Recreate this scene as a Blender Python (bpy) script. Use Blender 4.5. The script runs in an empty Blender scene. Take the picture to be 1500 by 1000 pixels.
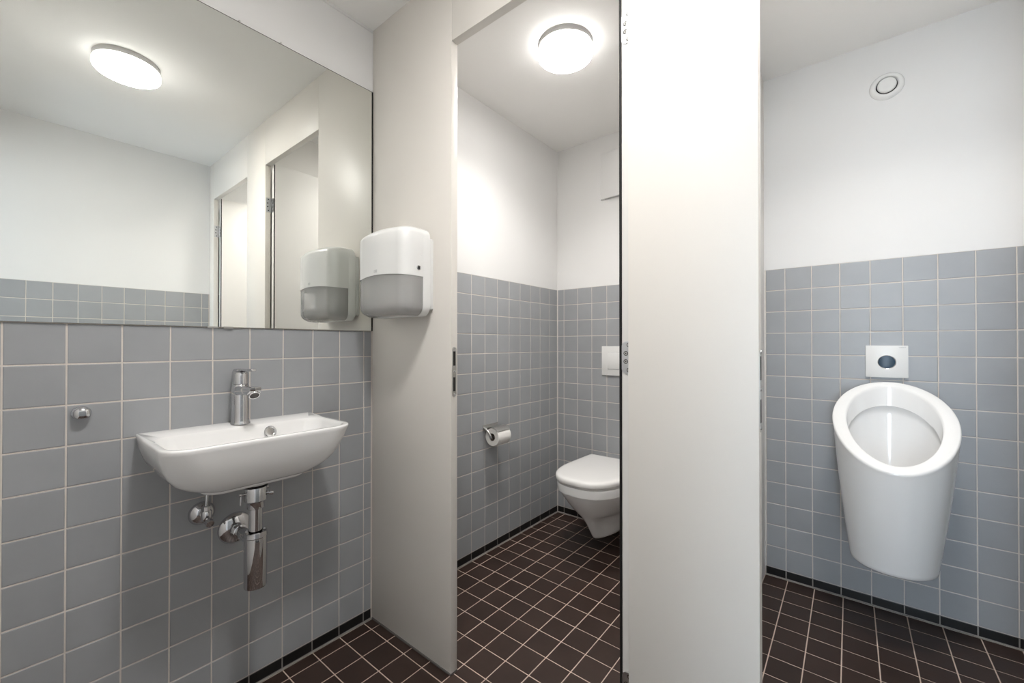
import bpy, bmesh, math, random
from mathutils import Vector, Matrix
random.seed(7)
PI = math.pi
sc = bpy.context.scene
C = sc.collection

# ------------------------------------------------------------------ camera, world, exposure
H_CAM = 1.0903
cam_d = bpy.data.cameras.new('camera'); cam = bpy.data.objects.new('camera', cam_d); C.objects.link(cam)
cam_d.sensor_width = 36.0; cam_d.lens = 611.07 / 1500 * 36.0; cam_d.clip_start = 0.01; cam_d.clip_end = 50
cam.location = (0, 0, H_CAM)
cam.rotation_euler = (PI / 2 + 0.0059, 0.0, 0.6806)
sc.camera = cam
sc.view_settings.view_transform = 'Standard'
sc.view_settings.look = 'None'
sc.view_settings.gamma = 1.0
sc.view_settings.use_curve_mapping = False
sc.view_settings.exposure = 0.17
w = bpy.data.worlds.new('world'); sc.world = w; w.use_nodes = True
bgn = w.node_tree.nodes['Background']
bgn.inputs[0].default_value = (0.74, 0.87, 1.0, 1)     # daylight let in through the added passage
bgn.inputs[1].default_value = 10.6
LAMP_MAIN, LAMP_WC, LAMP_URINAL = (3.0, 80.0), (5.2, 34.0), (6.0, 25.0)     # watts sent down, brightness of the opal cover
SPREAD = math.radians(132)
# daylight enters at the far end of the passage added behind the camera; the portal only guides its sampling
pl = bpy.data.lights.new('passage_daylight', 'AREA'); pl.shape = 'RECTANGLE'; pl.size = 0.75; pl.size_y = 2.30; pl.cycles.is_portal = True
po = bpy.data.objects.new('passage_daylight', pl); C.objects.link(po); po.location = (0.235, -2.6, 1.17); po.rotation_euler = (PI / 2, 0, PI)

# ------------------------------------------------------------------ dimensions (metres)
XL = -1.4825        # tiled face of the left wall
XR = 0.56           # right wall
YP = 0.9435         # front face of the partition
PT = 0.028          # partition thickness
YB = 2.302          # tiled face of the back wall
YF = -0.24          # wall behind the camera
ZC = 2.345          # ceiling
ZB = 0.041          # top of skirting tiles
ZT = ZB + 1.4       # top of tiles
G = 0.10            # tile pitch
XPH, YPH, FXPH = -0.2328, 0.0072, -0.226
OP1 = (-1.0222, -0.409)      # WC opening
OP2 = (-0.139, 0.474)        # urinal opening
ZL = 2.095                   # lintel
DVX = (-0.362, -0.316)       # cubicle divider

# ------------------------------------------------------------------ materials
def new_mat(name, col, rough=0.5, metal=0.0, spec=0.5, coat=0.0):
    m = bpy.data.materials.new(name); m.use_nodes = True
    b = m.node_tree.nodes['Principled BSDF']
    b.inputs['Base Color'].default_value = (*col, 1); b.inputs['Roughness'].default_value = rough
    b.inputs['Metallic'].default_value = metal; b.inputs['Specular IOR Level'].default_value = spec
    b.inputs['Coat Weight'].default_value = coat
    return m

def noise_mat(name, col, amt=0.06, scale=8.0, rough=0.5, spec=0.5, bump=0.0, bump_scale=60.0, rand=0.0, coat=0.0, rvar=0.0, speck=None):
    """base colour broken up by soft object-space noise, a little per-object variation and fine relief"""
    m = new_mat(name, col, rough, 0, spec, coat); nt = m.node_tree; b = nt.nodes['Principled BSDF']
    tc = nt.nodes.new('ShaderNodeTexCoord'); n = nt.nodes.new('ShaderNodeTexNoise')
    n.inputs['Scale'].default_value = scale; n.inputs['Detail'].default_value = 5
    oi = nt.nodes.new('ShaderNodeObjectInfo')
    va = nt.nodes.new('ShaderNodeVectorMath'); va.operation = 'MULTIPLY_ADD'
    va.inputs[1].default_value = (1, 1, 1)
    mul = nt.nodes.new('ShaderNodeMath'); mul.operation = 'MULTIPLY'; mul.inputs[1].default_value = 37.0
    nt.links.new(oi.outputs['Random'], mul.inputs[0])
    nt.links.new(tc.outputs['Object'], va.inputs[0]); nt.links.new(mul.outputs[0], va.inputs[2])
    nt.links.new(va.outputs[0], n.inputs['Vector'])
    mr = nt.nodes.new('ShaderNodeMapRange')
    mr.inputs[1].default_value = 0.25; mr.inputs[2].default_value = 0.75
    mr.inputs[3].default_value = 1 - amt; mr.inputs[4].default_value = 1 + amt
    nt.links.new(n.outputs[0], mr.inputs[0])
    r2 = nt.nodes.new('ShaderNodeMapRange'); r2.inputs[3].default_value = 1 - rand; r2.inputs[4].default_value = 1 + rand
    nt.links.new(oi.outputs['Random'], r2.inputs[0])
    mm = nt.nodes.new('ShaderNodeMath'); mm.operation = 'MULTIPLY'
    nt.links.new(mr.outputs[0], mm.inputs[0]); nt.links.new(r2.outputs[0], mm.inputs[1])
    mx = nt.nodes.new('ShaderNodeMixRGB'); mx.blend_type = 'MULTIPLY'; mx.inputs[0].default_value = 1
    mx.inputs[1].default_value = (*col, 1)
    nt.links.new(mm.outputs[0], mx.inputs[2]); nt.links.new(mx.outputs[0], b.inputs['Base Color'])
    if rvar:
        rr = nt.nodes.new('ShaderNodeMapRange'); rr.inputs[3].default_value = rough - rvar; rr.inputs[4].default_value = rough + rvar
        nt.links.new(n.outputs[0], rr.inputs[0]); nt.links.new(rr.outputs[0], b.inputs['Roughness'])
    if bump:
        n2 = nt.nodes.new('ShaderNodeTexNoise'); n2.inputs['Scale'].default_value = bump_scale; n2.inputs['Detail'].default_value = 3
        nt.links.new(va.outputs[0], n2.inputs['Vector'])
        bp = nt.nodes.new('ShaderNodeBump'); bp.inputs['Strength'].default_value = bump; bp.inputs['Distance'].default_value = 0.002
        nt.links.new(n2.outputs[0], bp.inputs['Height']); nt.links.new(bp.outputs[0], b.inputs['Normal'])
    return m

M = {}
M['tile'] = noise_mat('grey_glazed_tile', (0.350, 0.360, 0.372), 0.045, 9, 0.34, 0.5, 0.10, 45, 0.035, rvar=0.05)
M['grout'] = noise_mat('beige_grout', (0.68, 0.63, 0.575), 0.04, 30, 0.9, 0.2, 0.3, 300)
M['floor_tile'] = noise_mat('dark_brown_tile', (0.040, 0.0235, 0.0185), 0.14, 14, 0.40, 0.45, 0.10, 60, 0.12, rvar=0.06)
M['floor_grout'] = noise_mat('pinkish_grout', (0.60, 0.48, 0.41), 0.06, 30, 0.9, 0.2, 0.3, 300)
M['skirt_tile'] = noise_mat('black_skirting_tile', (0.010, 0.0095, 0.0095), 0.15, 14, 0.35, 0.45, 0.08, 60, 0.1)
M['skirt_grout'] = noise_mat('grey_skirting_grout', (0.27, 0.25, 0.235), 0.08, 30, 0.9, 0.2)
M['plaster'] = noise_mat('white_painted_plaster', (0.80, 0.795, 0.785), 0.012, 3, 0.75, 0.25, 0.05, 220)
M['ceiling'] = noise_mat('white_ceiling_paint', (0.94, 0.93, 0.91), 0.012, 3, 0.8, 0.2, 0.04, 220)
M['laminate'] = noise_mat('warm_grey_laminate', (0.76, 0.725, 0.675), 0.012, 2.2, 0.40, 0.32, 0.02, 120, rvar=0.05)
M['leaf'] = noise_mat('cream_laminate', (0.74, 0.72, 0.69), 0.012, 2.2, 0.42, 0.4)
M['edge'] = noise_mat('pale_laminate_edge', (0.74, 0.725, 0.71), 0.012, 4, 0.4, 0.4)
M['white'] = noise_mat('white_plastic', (0.80, 0.80, 0.785), 0.01, 4, 0.25, 0.5)
M['ceramic'] = noise_mat('white_glazed_ceramic', (0.90, 0.895, 0.885), 0.01, 3, 0.10, 0.5, coat=0.4)
M['lidm'] = noise_mat('white_seat_plastic', (0.86, 0.85, 0.835), 0.01, 3, 0.16, 0.5)
M['chrome'] = noise_mat('polished_chrome', (0.64, 0.64, 0.65), 0.02, 5, 0.05)
M['chrome'].node_tree.nodes['Principled BSDF'].inputs['Metallic'].default_value = 1.0
M['steel'] = noise_mat('brushed_steel', (0.56, 0.55, 0.53), 0.05, 20, 0.32)
M['steel'].node_tree.nodes['Principled BSDF'].inputs['Metallic'].default_value = 1.0
M['zinc'] = noise_mat('zinc_hinge', (0.62, 0.63, 0.65), 0.08, 40, 0.28)
M['zinc'].node_tree.nodes['Principled BSDF'].inputs['Metallic'].default_value = 1.0
M['black'] = noise_mat('black_rubber', (0.012, 0.011, 0.011), 0.1, 20, 0.55, 0.3)
M['dark'] = noise_mat('dark_recess', (0.02, 0.018, 0.017), 0.1, 20, 0.6, 0.3)
M['grey'] = noise_mat('grey_plastic', (0.42, 0.42, 0.42), 0.03, 10, 0.4)
M['print'] = noise_mat('grey_print', (0.36, 0.36, 0.37), 0.02, 10, 0.6)
M['silicone'] = noise_mat('grey_silicone', (0.13, 0.12, 0.115), 0.06, 20, 0.5, 0.3)
M['white_silicone'] = noise_mat('white_silicone', (0.72, 0.70, 0.67), 0.03, 20, 0.5, 0.3)
M['paper'] = noise_mat('white_tissue', (0.86, 0.84, 0.81), 0.03, 30, 0.95, 0.1, 0.4, 260)
M['towel'] = noise_mat('paper_towel', (0.78, 0.73, 0.66), 0.04, 30, 0.95, 0.1, 0.3, 200)
M['card'] = noise_mat('cardboard_core', (0.30, 0.25, 0.21), 0.06, 30, 0.9, 0.1)
M['sensor'] = new_mat('blue_black_sensor_glass', (0.010, 0.034, 0.062), 0.22, 0, 0.3, 0.0)
M['base_ring'] = noise_mat('lamp_base', (0.40, 0.395, 0.385), 0.02, 6, 0.5)

m = bpy.data.materials.new('mirror_glass'); m.use_nodes = True; nt = m.node_tree; nt.nodes.clear()
o = nt.nodes.new('ShaderNodeOutputMaterial'); g = nt.nodes.new('ShaderNodeBsdfGlossy')
g.inputs['Color'].default_value = (0.86, 0.875, 0.845, 1); g.inputs['Roughness'].default_value = 0.0
nt.links.new(g.outputs[0], o.inputs[0]); M['mirror'] = m

m = bpy.data.materials.new('smoked_translucent_plastic'); m.use_nodes = True; nt = m.node_tree; nt.nodes.clear()
o = nt.nodes.new('ShaderNodeOutputMaterial')
tr = nt.nodes.new('ShaderNodeBsdfTransparent'); tr.inputs[0].default_value = (0.94, 0.94, 0.945, 1)
df = nt.nodes.new('ShaderNodeBsdfDiffuse'); df.inputs[0].default_value = (0.80, 0.785, 0.775, 1)
gl = nt.nodes.new('ShaderNodeBsdfGlossy'); gl.inputs['Roughness'].default_value = 0.08
fr = nt.nodes.new('ShaderNodeFresnel'); fr.inputs[0].default_value = 1.5
m1 = nt.nodes.new('ShaderNodeMixShader'); m1.inputs[0].default_value = 0.36
m2 = nt.nodes.new('ShaderNodeMixShader')
nt.links.new(tr.outputs[0], m1.inputs[1]); nt.links.new(df.outputs[0], m1.inputs[2])
nt.links.new(fr.outputs[0], m2.inputs[0]); nt.links.new(m1.outputs[0], m2.inputs[1]); nt.links.new(gl.outputs[0], m2.inputs[2])
nt.links.new(m2.outputs[0], o.inputs[0]); M['smoke'] = m

def lamp_mat(name, strength, col=(1.0, 0.975, 0.945)):
    m = bpy.data.materials.new(name); m.use_nodes = True; nt = m.node_tree; nt.nodes.clear()
    o = nt.nodes.new('ShaderNodeOutputMaterial'); e = nt.nodes.new('ShaderNodeEmission')
    e.inputs[0].default_value = (*col, 1); e.inputs[1].default_value = strength
    nt.links.new(e.outputs[0], o.inputs[0]); return m

# ------------------------------------------------------------------ helpers
def link_mesh(name, bm, mats, parent=None, smooth=False, angle=None):
    me = bpy.data.meshes.new(name)
    bmesh.ops.recalc_face_normals(bm, faces=bm.faces)
    bm.to_mesh(me); bm.free()
    if not isinstance(mats, (list, tuple)): mats = [mats]
    for mt in mats: me.materials.append(mt)
    o = bpy.data.objects.new(name, me); C.objects.link(o)
    if parent: o.parent = parent
    if smooth:
        me.polygons.foreach_set('use_smooth', [True] * len(me.polygons))
        if angle: me.set_sharp_from_angle(angle=math.radians(angle))
    return o

def thing(name, label, cat, loc=(0, 0, 0), group=None, rot=(0, 0, 0)):
    o = bpy.data.objects.new(name, None); C.objects.link(o); o.location = loc; o.rotation_euler = rot
    o.empty_display_size = 0.05
    o['label'] = label; o['category'] = cat
    if group: o['group'] = group
    return o

def struct(o, label):
    o['kind'] = 'structure'; o['label'] = label
    return o

def box(bm, x0, x1, y0, y1, z0, z1, bev=0.0, mi=0, seg=2):
    r = bmesh.ops.create_cube(bm, size=1.0)
    vs = r['verts']
    for v in vs:
        v.co = Vector(((x0 + x1) / 2 + v.co.x * (x1 - x0), (y0 + y1) / 2 + v.co.y * (y1 - y0), (z0 + z1) / 2 + v.co.z * (z1 - z0)))
    fs = list({f for v in vs for f in v.link_faces})
    for f in fs: f.material_index = mi
    if bev > 0:
        es = list({e for v in vs for e in v.link_edges})
        rr = bmesh.ops.bevel(bm, geom=es, offset=bev, segments=seg, affect='EDGES', profile=0.5)
        for f in rr['faces']: f.material_index = mi
    return bm

def loft(bm, rings, cap0=True, cap1=True, closed=True, mi=0):
    R = [[bm.verts.new(p) for p in ring] for ring in rings]
    n = len(R[0])
    for a, b in zip(R, R[1:]):
        for i in range(n if closed else n - 1):
            j = (i + 1) % n
            f = bm.faces.new((a[i], a[j], b[j], b[i])); f.material_index = mi
    if cap0: bm.faces.new(R[0]).material_index = mi
    if cap1: bm.faces.new(list(reversed(R[-1]))).material_index = mi
    return R

def frame(axis):
    z = Vector(axis).normalized(); x = z.orthogonal().normalized(); return x, z.cross(x), z

def lathe(bm, prof, org=(0, 0, 0), axis=(0, 0, 1), n=32, cap=True):
    """prof: list of (radius, height) along axis"""
    x, y, z = frame(axis); o = Vector(org)
    rings = [[o + z * h + (x * math.cos(2 * PI * i / n) + y * math.sin(2 * PI * i / n)) * r for i in range(n)] for r, h in prof]
    loft(bm, rings, cap, cap)
    return bm

def tube(bm, pts, r, n=16, cap=True):
    pts = [Vector(p) for p in pts]; rings = []
    d0 = (pts[1] - pts[0]).normalized(); x = d0.orthogonal().normalized()
    for i, p in enumerate(pts):
        d = (pts[min(i + 1, len(pts) - 1)] - pts[max(i - 1, 0)]).normalized()
        x = (x - d * x.dot(d)).normalized(); y = d.cross(x)
        rr = r[i] if isinstance(r, (list, tuple)) else r
        rings.append([p + (x * math.cos(2 * PI * k / n) + y * math.sin(2 * PI * k / n)) * rr for k in range(n)])
    loft(bm, rings, cap, cap)
    return bm

def part(name, bm, mat, parent, smooth=True, angle=40):
    return link_mesh(name, bm, mat, parent, smooth, angle)

def rot_align(normal):
    """matrix whose local z is the wall normal and local y is up (floor: y stays world y)"""
    z = Vector(normal); up = Vector((0, 0, 1)) if abs(z.z) < 0.5 else Vector((0, 1, 0))
    x = up.cross(z).normalized()
    return Matrix((x, up, z)).transposed()

TILE_CACHE = {}
JW = 0.0032
def tile_mesh(wd, ht, mat, bev=0.0019, deep=0.006, low=0.0013):
    key = (round(wd, 4), round(ht, 4), mat.name)
    if key in TILE_CACHE: return TILE_CACHE[key]
    bm = bmesh.new()
    def ring(ix, z): 
        a, b = wd / 2 - ix, ht / 2 - ix
        return [(-a, -b, z), (a, -b, z), (a, b, z), (-a, b, z)]
    loft(bm, [ring(0, -deep), ring(0, -low), ring(bev * 0.35, -low * 0.3), ring(bev, 0)], True, True)
    bmesh.ops.recalc_face_normals(bm, faces=bm.faces)
    me = bpy.data.meshes.new('tile'); bm.to_mesh(me); bm.free(); me.materials.append(mat)
    TILE_CACHE[key] = me
    return me

def lay(parent, u_rng, v_rng, u_ph, v_ph, to_world, normal, mat, tilt=0.0022, skip=None, name='tile'):
    """lay cut tiles over a rectangle; every tile is an object of its own"""
    def cells(lo, hi, ph):
        k = math.floor((lo - ph) / G); out = []
        while ph + k * G < hi - 1e-6:
            a, b = max(lo, ph + k * G), min(hi, ph + (k + 1) * G)
            if b - a > 0.012: out.append((a, b))
            k += 1
        return out
    R = rot_align(normal)
    for a, b in cells(*u_rng, u_ph):
        for c, d in cells(*v_rng, v_ph):
            if skip and skip((a + b) / 2, (c + d) / 2): continue
            me = tile_mesh(b - a - JW, d - c - JW, mat)
            o = bpy.data.objects.new(name, me); C.objects.link(o); o.parent = parent
            p = Vector(to_world((a + b) / 2, (c + d) / 2)) + Vector(normal) * random.uniform(-0.0003, 0.0003)
            E = Matrix.Rotation(random.gauss(0, tilt * 0.5), 3, 'X') @ Matrix.Rotation(random.gauss(0, tilt * 0.5), 3, 'Y')
            o.matrix_local = Matrix.Translation(p) @ (R @ E).to_4x4()

# ------------------------------------------------------------------ setting: slabs
def slab(name, label, boxes, mats):
    bm = bmesh.new()
    for (x0, x1, y0, y1, z0, z1, mi) in boxes: box(bm, x0, x1, y0, y1, z0, z1, 0, mi)
    return struct(link_mesh(name, bm, mats), label)

GD = 0.0012   # joints are recessed this far
floor_main = slab('floor', 'dark brown tiled floor of the washroom in front of the cubicles', [(XL - 0.1, XR + 0.1, YF - 0.1, YP + PT / 2, -0.12, -GD, 0)], [M['floor_grout']])
floor_wc = slab('floor.001', 'dark brown tiled floor under the toilet in the left cubicle', [(XL - 0.1, DVX[0] + 0.02, YP + PT / 2, YB + 0.1, -0.12, -GD, 0)], [M['floor_grout']])
floor_ur = slab('floor.002', 'dark brown tiled floor under the urinal in the right cubicle', [(DVX[0] + 0.02, XR + 0.1, YP + PT / 2, YB + 0.1, -0.12, -GD, 0)], [M['floor_grout']])
up = (0, 0, 1)
fw = lambda u, v: (u, v, 0)
lay(floor_main, (XL + 0.004, XR - 0.004), (YF, YP + PT / 2), FXPH, YPH, fw, up, M['floor_tile'])
lay(floor_wc, (XL + 0.004, DVX[0]), (YP + PT / 2, YB - 0.004), FXPH, YPH, fw, up, M['floor_tile'])
lay(floor_ur, (DVX[1], XR - 0.004), (YP + PT / 2, YB - 0.004), FXPH, YPH, fw, up, M['floor_tile'])
slab('ceiling', 'smooth white painted ceiling above the washroom and both cubicles', [(XL - 0.1, XR + 0.1, YF - 0.1, YB + 0.1, ZC, ZC + 0.1, 0)], [M['ceiling']])

WM = [M['plaster'], M['grout']]
def wallx(name, label, X, y0, y1, sgn):
    """wall with its face at X, room on the side sgn"""
    a, b = (X - 0.1, X) if sgn > 0 else (X, X + 0.1)
    ga, gb = (X - 0.1, X - GD) if sgn > 0 else (X + GD, X + 0.1)
    return slab(name, label, [(ga, gb, y0, y1, -0.1, ZT, 1), (a, b, y0, y1, ZT, ZC, 0)], WM)
def wally(name, label, Y, x0, x1):
    return slab(name, label, [(x0, x1, Y + GD, Y + 0.1, -0.1, ZT, 1), (x0, x1, Y, Y + 0.1, ZT, ZC, 0)], WM)

wall_l = wallx('wall_left', 'left wall of grey tiles behind the washbasin, white above', XL, YF - 0.1, YP + PT / 2, 1)
lay(wall_l, (YF, YP - 0.003), (ZB, ZB + 1.1), YPH, ZB, lambda u, v: (XL, u, v), (1, 0, 0), M['tile'])
wall_lw = wallx('wall_left.001', 'left wall of the toilet cubicle, grey tiles below white plaster', XL, YP + PT / 2, YB + 0.1, 1)
lay(wall_lw, (YP + PT + 0.002, YB - 0.0025), (ZB, ZT), YPH, ZB, lambda u, v: (XL, u, v), (1, 0, 0), M['tile'])
wall_bw = wally('wall_back', 'back wall of the toilet cubicle, grey tiles below white plaster', YB, XL, DVX[0] + 0.02)
lay(wall_bw, (XL + 0.0025, DVX[0] - 0.003), (ZB, ZT), XPH, ZB, lambda u, v: (u, YB, v), (0, -1, 0), M['tile'])
wall_bu = wally('wall_back.001', 'tiled back wall behind the urinal, white plaster above', YB, DVX[0] + 0.02, XR)
lay(wall_bu, (DVX[1] + 0.0055, XR - 0.0025), (ZB, ZT), XPH, ZB, lambda u, v: (u, YB, v), (0, -1, 0), M['tile'])
wall_r = wallx('wall_right', 'right wall seen in the mirror, grey tiles below white', XR, YF - 0.1, YP + PT / 2, -1)
lay(wall_r, (YF, YP - 0.003), (ZB, ZT), YPH - 0.008, ZB, lambda u, v: (XR, u, v), (-1, 0, 0), M['tile'])
wall_ru = wallx('wall_right.001', 'right wall of the urinal cubicle beside its open door', XR, YP + PT / 2, YB + 0.1, -1)
lay(wall_ru, (YP + PT + 0.002, YB - 0.0025), (ZB, ZT), YPH, ZB, lambda u, v: (XR, u, v), (-1, 0, 0), M['tile'])
DX = (-0.01, 0.54)  # unseen entrance opening, placed to steer daylight towards the urinal side
slab('wall_front', 'white wall with the open entrance behind the camera', [(XL, DX[0], YF - 0.1, YF, -0.1, ZC, 0), (DX[1], XR, YF - 0.1, YF, -0.1, ZC, 0), (DX[0], DX[1], YF - 0.1, YF, 2.06, ZC, 0)], [M['plaster']])
slab('wall_divider', 'pale laminate divider between the two cubicles', [(DVX[0], DVX[1], YP + PT, YB, 0.0, ZC, 0)], [M['leaf']])

# unseen passage added behind the entrance, its walls narrow the daylight to a beam
slab('floor.003', 'dark floor of the added daylight passage behind the camera', [(-0.24, 0.71, -2.6, YF - 0.1, -0.12, 0.0, 0)], [M['floor_tile']])
slab('ceiling.001', 'white ceiling of the added daylight passage behind the camera', [(-0.24, 0.71, -2.6, YF - 0.1, ZC, ZC + 0.1, 0)], [M['ceiling']])
slab('wall_left.002', 'white left wall of the added daylight passage behind the camera', [(-0.24, -0.14, -2.6, YF - 0.1, -0.1, ZC, 0)], [M['plaster']])
slab('wall_right.002', 'white right wall of the added daylight passage behind the camera', [(0.61, 0.71, -2.6, YF - 0.1, -0.1, ZC, 0)], [M['plaster']])

# skirting: black tiles under the grey ones, with a bead of grey joint at the floor
def skirt_x(name, label, X, y0, y1, sgn, ph=YPH):
    bm = bmesh.new()
    a, b = (X - 0.02, X - 0.0007) if sgn > 0 else (X + 0.0007, X + 0.02)
    box(bm, a, b, y0, y1, -0.02, ZB, 0, 0)
    c, d = (X - 0.01, X + 0.0045) if sgn > 0 else (X - 0.0045, X + 0.01)
    box(bm, c, d, y0, y1, -0.01, 0.0022, 0.001, 1, 1)
    o = struct(link_mesh(name, bm, [M['skirt_grout'], M['skirt_grout']]), label)
    n = (sgn, 0, 0)
    lay(o, (y0 + 0.0015, y1 - 0.0015), (0.0035, ZB), ph, ZB - G, lambda u, v: (X, u, v), n, M['skirt_tile'])
def skirt_y(name, label, Y, x0, x1):
    bm = bmesh.new()
    box(bm, x0, x1, Y + 0.0007, Y + 0.02, -0.02, ZB, 0, 0)
    box(bm, x0, x1, Y - 0.0045, Y + 0.01, -0.01, 0.0022, 0.001, 1, 1)
    o = struct(link_mesh(name, bm, [M['skirt_grout'], M['skirt_grout']]), label)
    lay(o, (x0 + 0.0015, x1 - 0.0015), (0.0035, ZB), XPH, ZB - G, lambda u, v: (u, Y, v), (0, -1, 0), M['skirt_tile'])
skirt_x('baseboard_left', 'black tile skirting below the washbasin wall', XL, YF, YP - 0.002, 1)
skirt_x('baseboard_left.001', 'black tile skirting along the left wall of the toilet cubicle', XL, YP + PT + 0.001, YB - 0.002, 1)
skirt_y('baseboard_back', 'black tile skirting behind the toilet', YB, XL + 0.001, DVX[0] - 0.002)
skirt_y('baseboard_back.001', 'black tile skirting below the urinal', YB, DVX[1] + 0.002, XR - 0.001)
skirt_x('baseboard_right.001', 'black tile skirting along the right wall of the urinal cubicle', XR, YP + PT + 0.001, YB - 0.002, -1)
skirt_x('baseboard_right', 'black tile skirting along the right wall of the washroom', XR, YF, YP - 0.002, -1)

# partition: laminate panels with two door openings
part_root = bpy.data.objects.new('wall_partition', None); C.objects.link(part_root)
struct(part_root, 'warm grey laminate partition with two door openings')
def panel(x0, x1, z0, z1, name='panel'):
    bm = bmesh.new(); box(bm, x0, x1, YP, YP + PT, z0, z1, 0.0012, 0, 2)
    return part(name, bm, M['laminate'], part_root, True, 30)
panel(XL + 0.001, OP1[0], 0.006, ZC)
panel(OP1[1], OP2[0], 0.006, ZC)
panel(OP2[1], XR, 0.006, ZC)
panel(OP1[0] + 0.0004, OP1[1] - 0.0004, ZL, ZC, 'lintel')
panel(OP2[0] + 0.0004, OP2[1] - 0.0004, ZL, ZC, 'lintel')
for x0, x1 in ((XL + 0.003, OP1[0]), (OP1[1], OP2[0]), (OP2[1], XR)):
    bm = bmesh.new(); box(bm, x0 - 0.0, x1 + 0.0012, YP - 0.003, YP + PT + 0.002, 0.0, 0.0068, 0.001, 0, 1)
    part('foot_strip', bm, M['silicone'], part_root)
# thin joint bead in the corner and the cornice bead along the left wall
bm = bmesh.new(); box(bm, XL, XL + 0.004, YF, YP, ZC - 0.011, ZC, 0.001, 0, 1)
struct(link_mesh('trim_1', bm, M['white']), 'thin white bead between the left wall and the ceiling')
bm = bmesh.new(); box(bm, DVX[1] - 0.001, DVX[1] + 0.0055, YB - 0.005, YB + 0.001, ZB, ZT, 0.001, 0, 1)
struct(link_mesh('trim_2', bm, M['white_silicone']), 'beige joint in the corner left of the urinal')
bm = bmesh.new(); box(bm, XL - 0.001, XL + 0.0028, YB - 0.0028, YB + 0.001, ZB, ZT, 0.0008, 0, 1)
struct(link_mesh('trim_3', bm, M['white_silicone']), 'pale joint in the tiled corner left of the toilet')

# strike plates on the latch jambs
def strike(xj, sgn=1):
    bm = bmesh.new()
    yc, zc, hw, hh = YP + 0.0132, 0.9975, 0.0095, 0.083
    ring = []
    for k in range(13): a = PI * k / 12; ring.append((hw * math.cos(a), hh - hw + hw * math.sin(a)))
    for k in range(13): a = PI + PI * k / 12; ring.append((hw * math.cos(a), -hh + hw + hw * math.sin(a)))
    loft(bm, [[(xj - 0.001, yc + u, zc + v) for u, v in ring], [(xj + 0.0012, yc + u, zc + v) for u, v in ring]])
    p = part('strike_plate', bm, M['steel'], part_root, True, 30)
    for z0, z1 in ((1.018, 1.066), (0.933, 0.980)):
        bm = bmesh.new(); box(bm, xj + 0.0002, xj + 0.0016, yc - 0.0055, yc + 0.0055, z0, z1, 0.0005, 0, 1)
        part('latch_slot', bm, M['dark'], p)
    for z in (1.0735, 0.999, 0.9225):
        bm = bmesh.new(); lathe(bm, [(0.0034, 0), (0.003, 0.0012), (0.001, 0.0006)], (xj + 0.0011, yc + 0.001, z), (1, 0, 0), 12)
        part('screw', bm, M['chrome'], p)
strike(OP1[0]); strike(OP2[0])

# ------------------------------------------------------------------ open doors
def door(name, label, xh):
    """leaf hinged on the jamb at xh, opened a quarter turn into its cubicle"""
    root = bpy.data.objects.new(name, None); C.objects.link(root); root.location = (xh, YP + PT + 0.006, 0)
    struct(root, label)
    y0, L, th = 0.0, 0.61, 0.0375
    ztop, zbot = 2.098, 0.012
    bm = bmesh.new(); box(bm, -th + 0.0065, -0.0005, y0, y0 + L, zbot, ztop, 0.001, 0, 1)
    part('leaf', bm, M['leaf'], root, True, 30)
    bm = bmesh.new(); box(bm, -th - 0.0012, -th + 0.0065, y0 + 0.003, y0 + L, zbot, ztop, 0.0006, 0, 1)
    part('face_lip', bm, M['leaf'], root, True, 30)
    bm = bmesh.new(); box(bm, -th, -th + 0.0066, y0 - 0.0012, y0 + 0.004, zbot, ztop, 0.0006, 0, 1)
    part('seal', bm, M['black'], root)
    for zc in (1.873, 1.057, 0.246):
        hh = 0.0395
        bm = bmesh.new()       # flap on the leaf edge, rounded corners away from the knuckle
        ring = [(0.004, -hh)] + [(0.004, hh)]
        for k in range(9): a = PI / 2 + PI / 2 * k / 8; ring.append((-0.0185 + 0.012 * math.cos(a), hh - 0.012 + 0.012 * math.sin(a)))
        for k in range(9): a = PI + PI / 2 * k / 8; ring.append((-0.0185 + 0.012 * math.cos(a), -hh + 0.012 + 0.012 * math.sin(a)))
        loft(bm, [[(u, y0 + 0.0005, zc + v) for u, v in ring], [(u, y0 - 0.002, zc + v) for u, v in ring]])
        box(bm, -0.0016, 0.0003, -0.006 - 0.024, y0 - 0.004, zc - hh, zc + hh, 0, 0)      # flap on the jamb
        for q in range(5):                                                     # knuckles
            a = zc - hh + q * 2 * hh / 5
            lathe(bm, [(0.0052, 0.0006), (0.0055, 0.001), (0.0055, 2 * hh / 5 - 0.001), (0.0052, 2 * hh / 5 - 0.0006)], (0.004, y0 - 0.0035, a), (0, 0, 1), 14)
        h = part('hinge', bm, M['zinc'], root, True, 30)
        for (u, v) in ((-0.012, 0.031), (-0.020, 0.010), (-0.020, -0.010), (-0.012, -0.031)):
            bm = bmesh.new(); lathe(bm, [(0.0044, -0.001), (0.0042, 0.0006), (0.0028, 0.001), (0.0012, 0.0002)], (u, y0 - 0.0019, zc + v), (0, -1, 0), 14)
            part('screw', bm, M['steel'], h)
            bm = bmesh.new(); lathe(bm, [(0.0058, 0.0), (0.0058, 0.0003), (0.0042, 0.0004)], (u, y0 - 0.0019, zc + v), (0, -1, 0), 14)
            part('screw_recess', bm, M['dark'], h)
            bm = bmesh.new(); lathe(bm, [(0.0036, 0.0), (0.0034, 0.0010), (0.001, 0.0004)], (-0.0014, -0.012 + u * 0.5, zc + v), (-1, 0, 0), 12)
            part('screw', bm, M['dark'], h)
    return root
door('door_1', 'open cubicle door of the toilet, edge on with black seal and three hinges', OP1[1])
door('door_2', 'open cubicle door of the urinal, seen in the mirror beyond the first', OP2[1])

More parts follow.
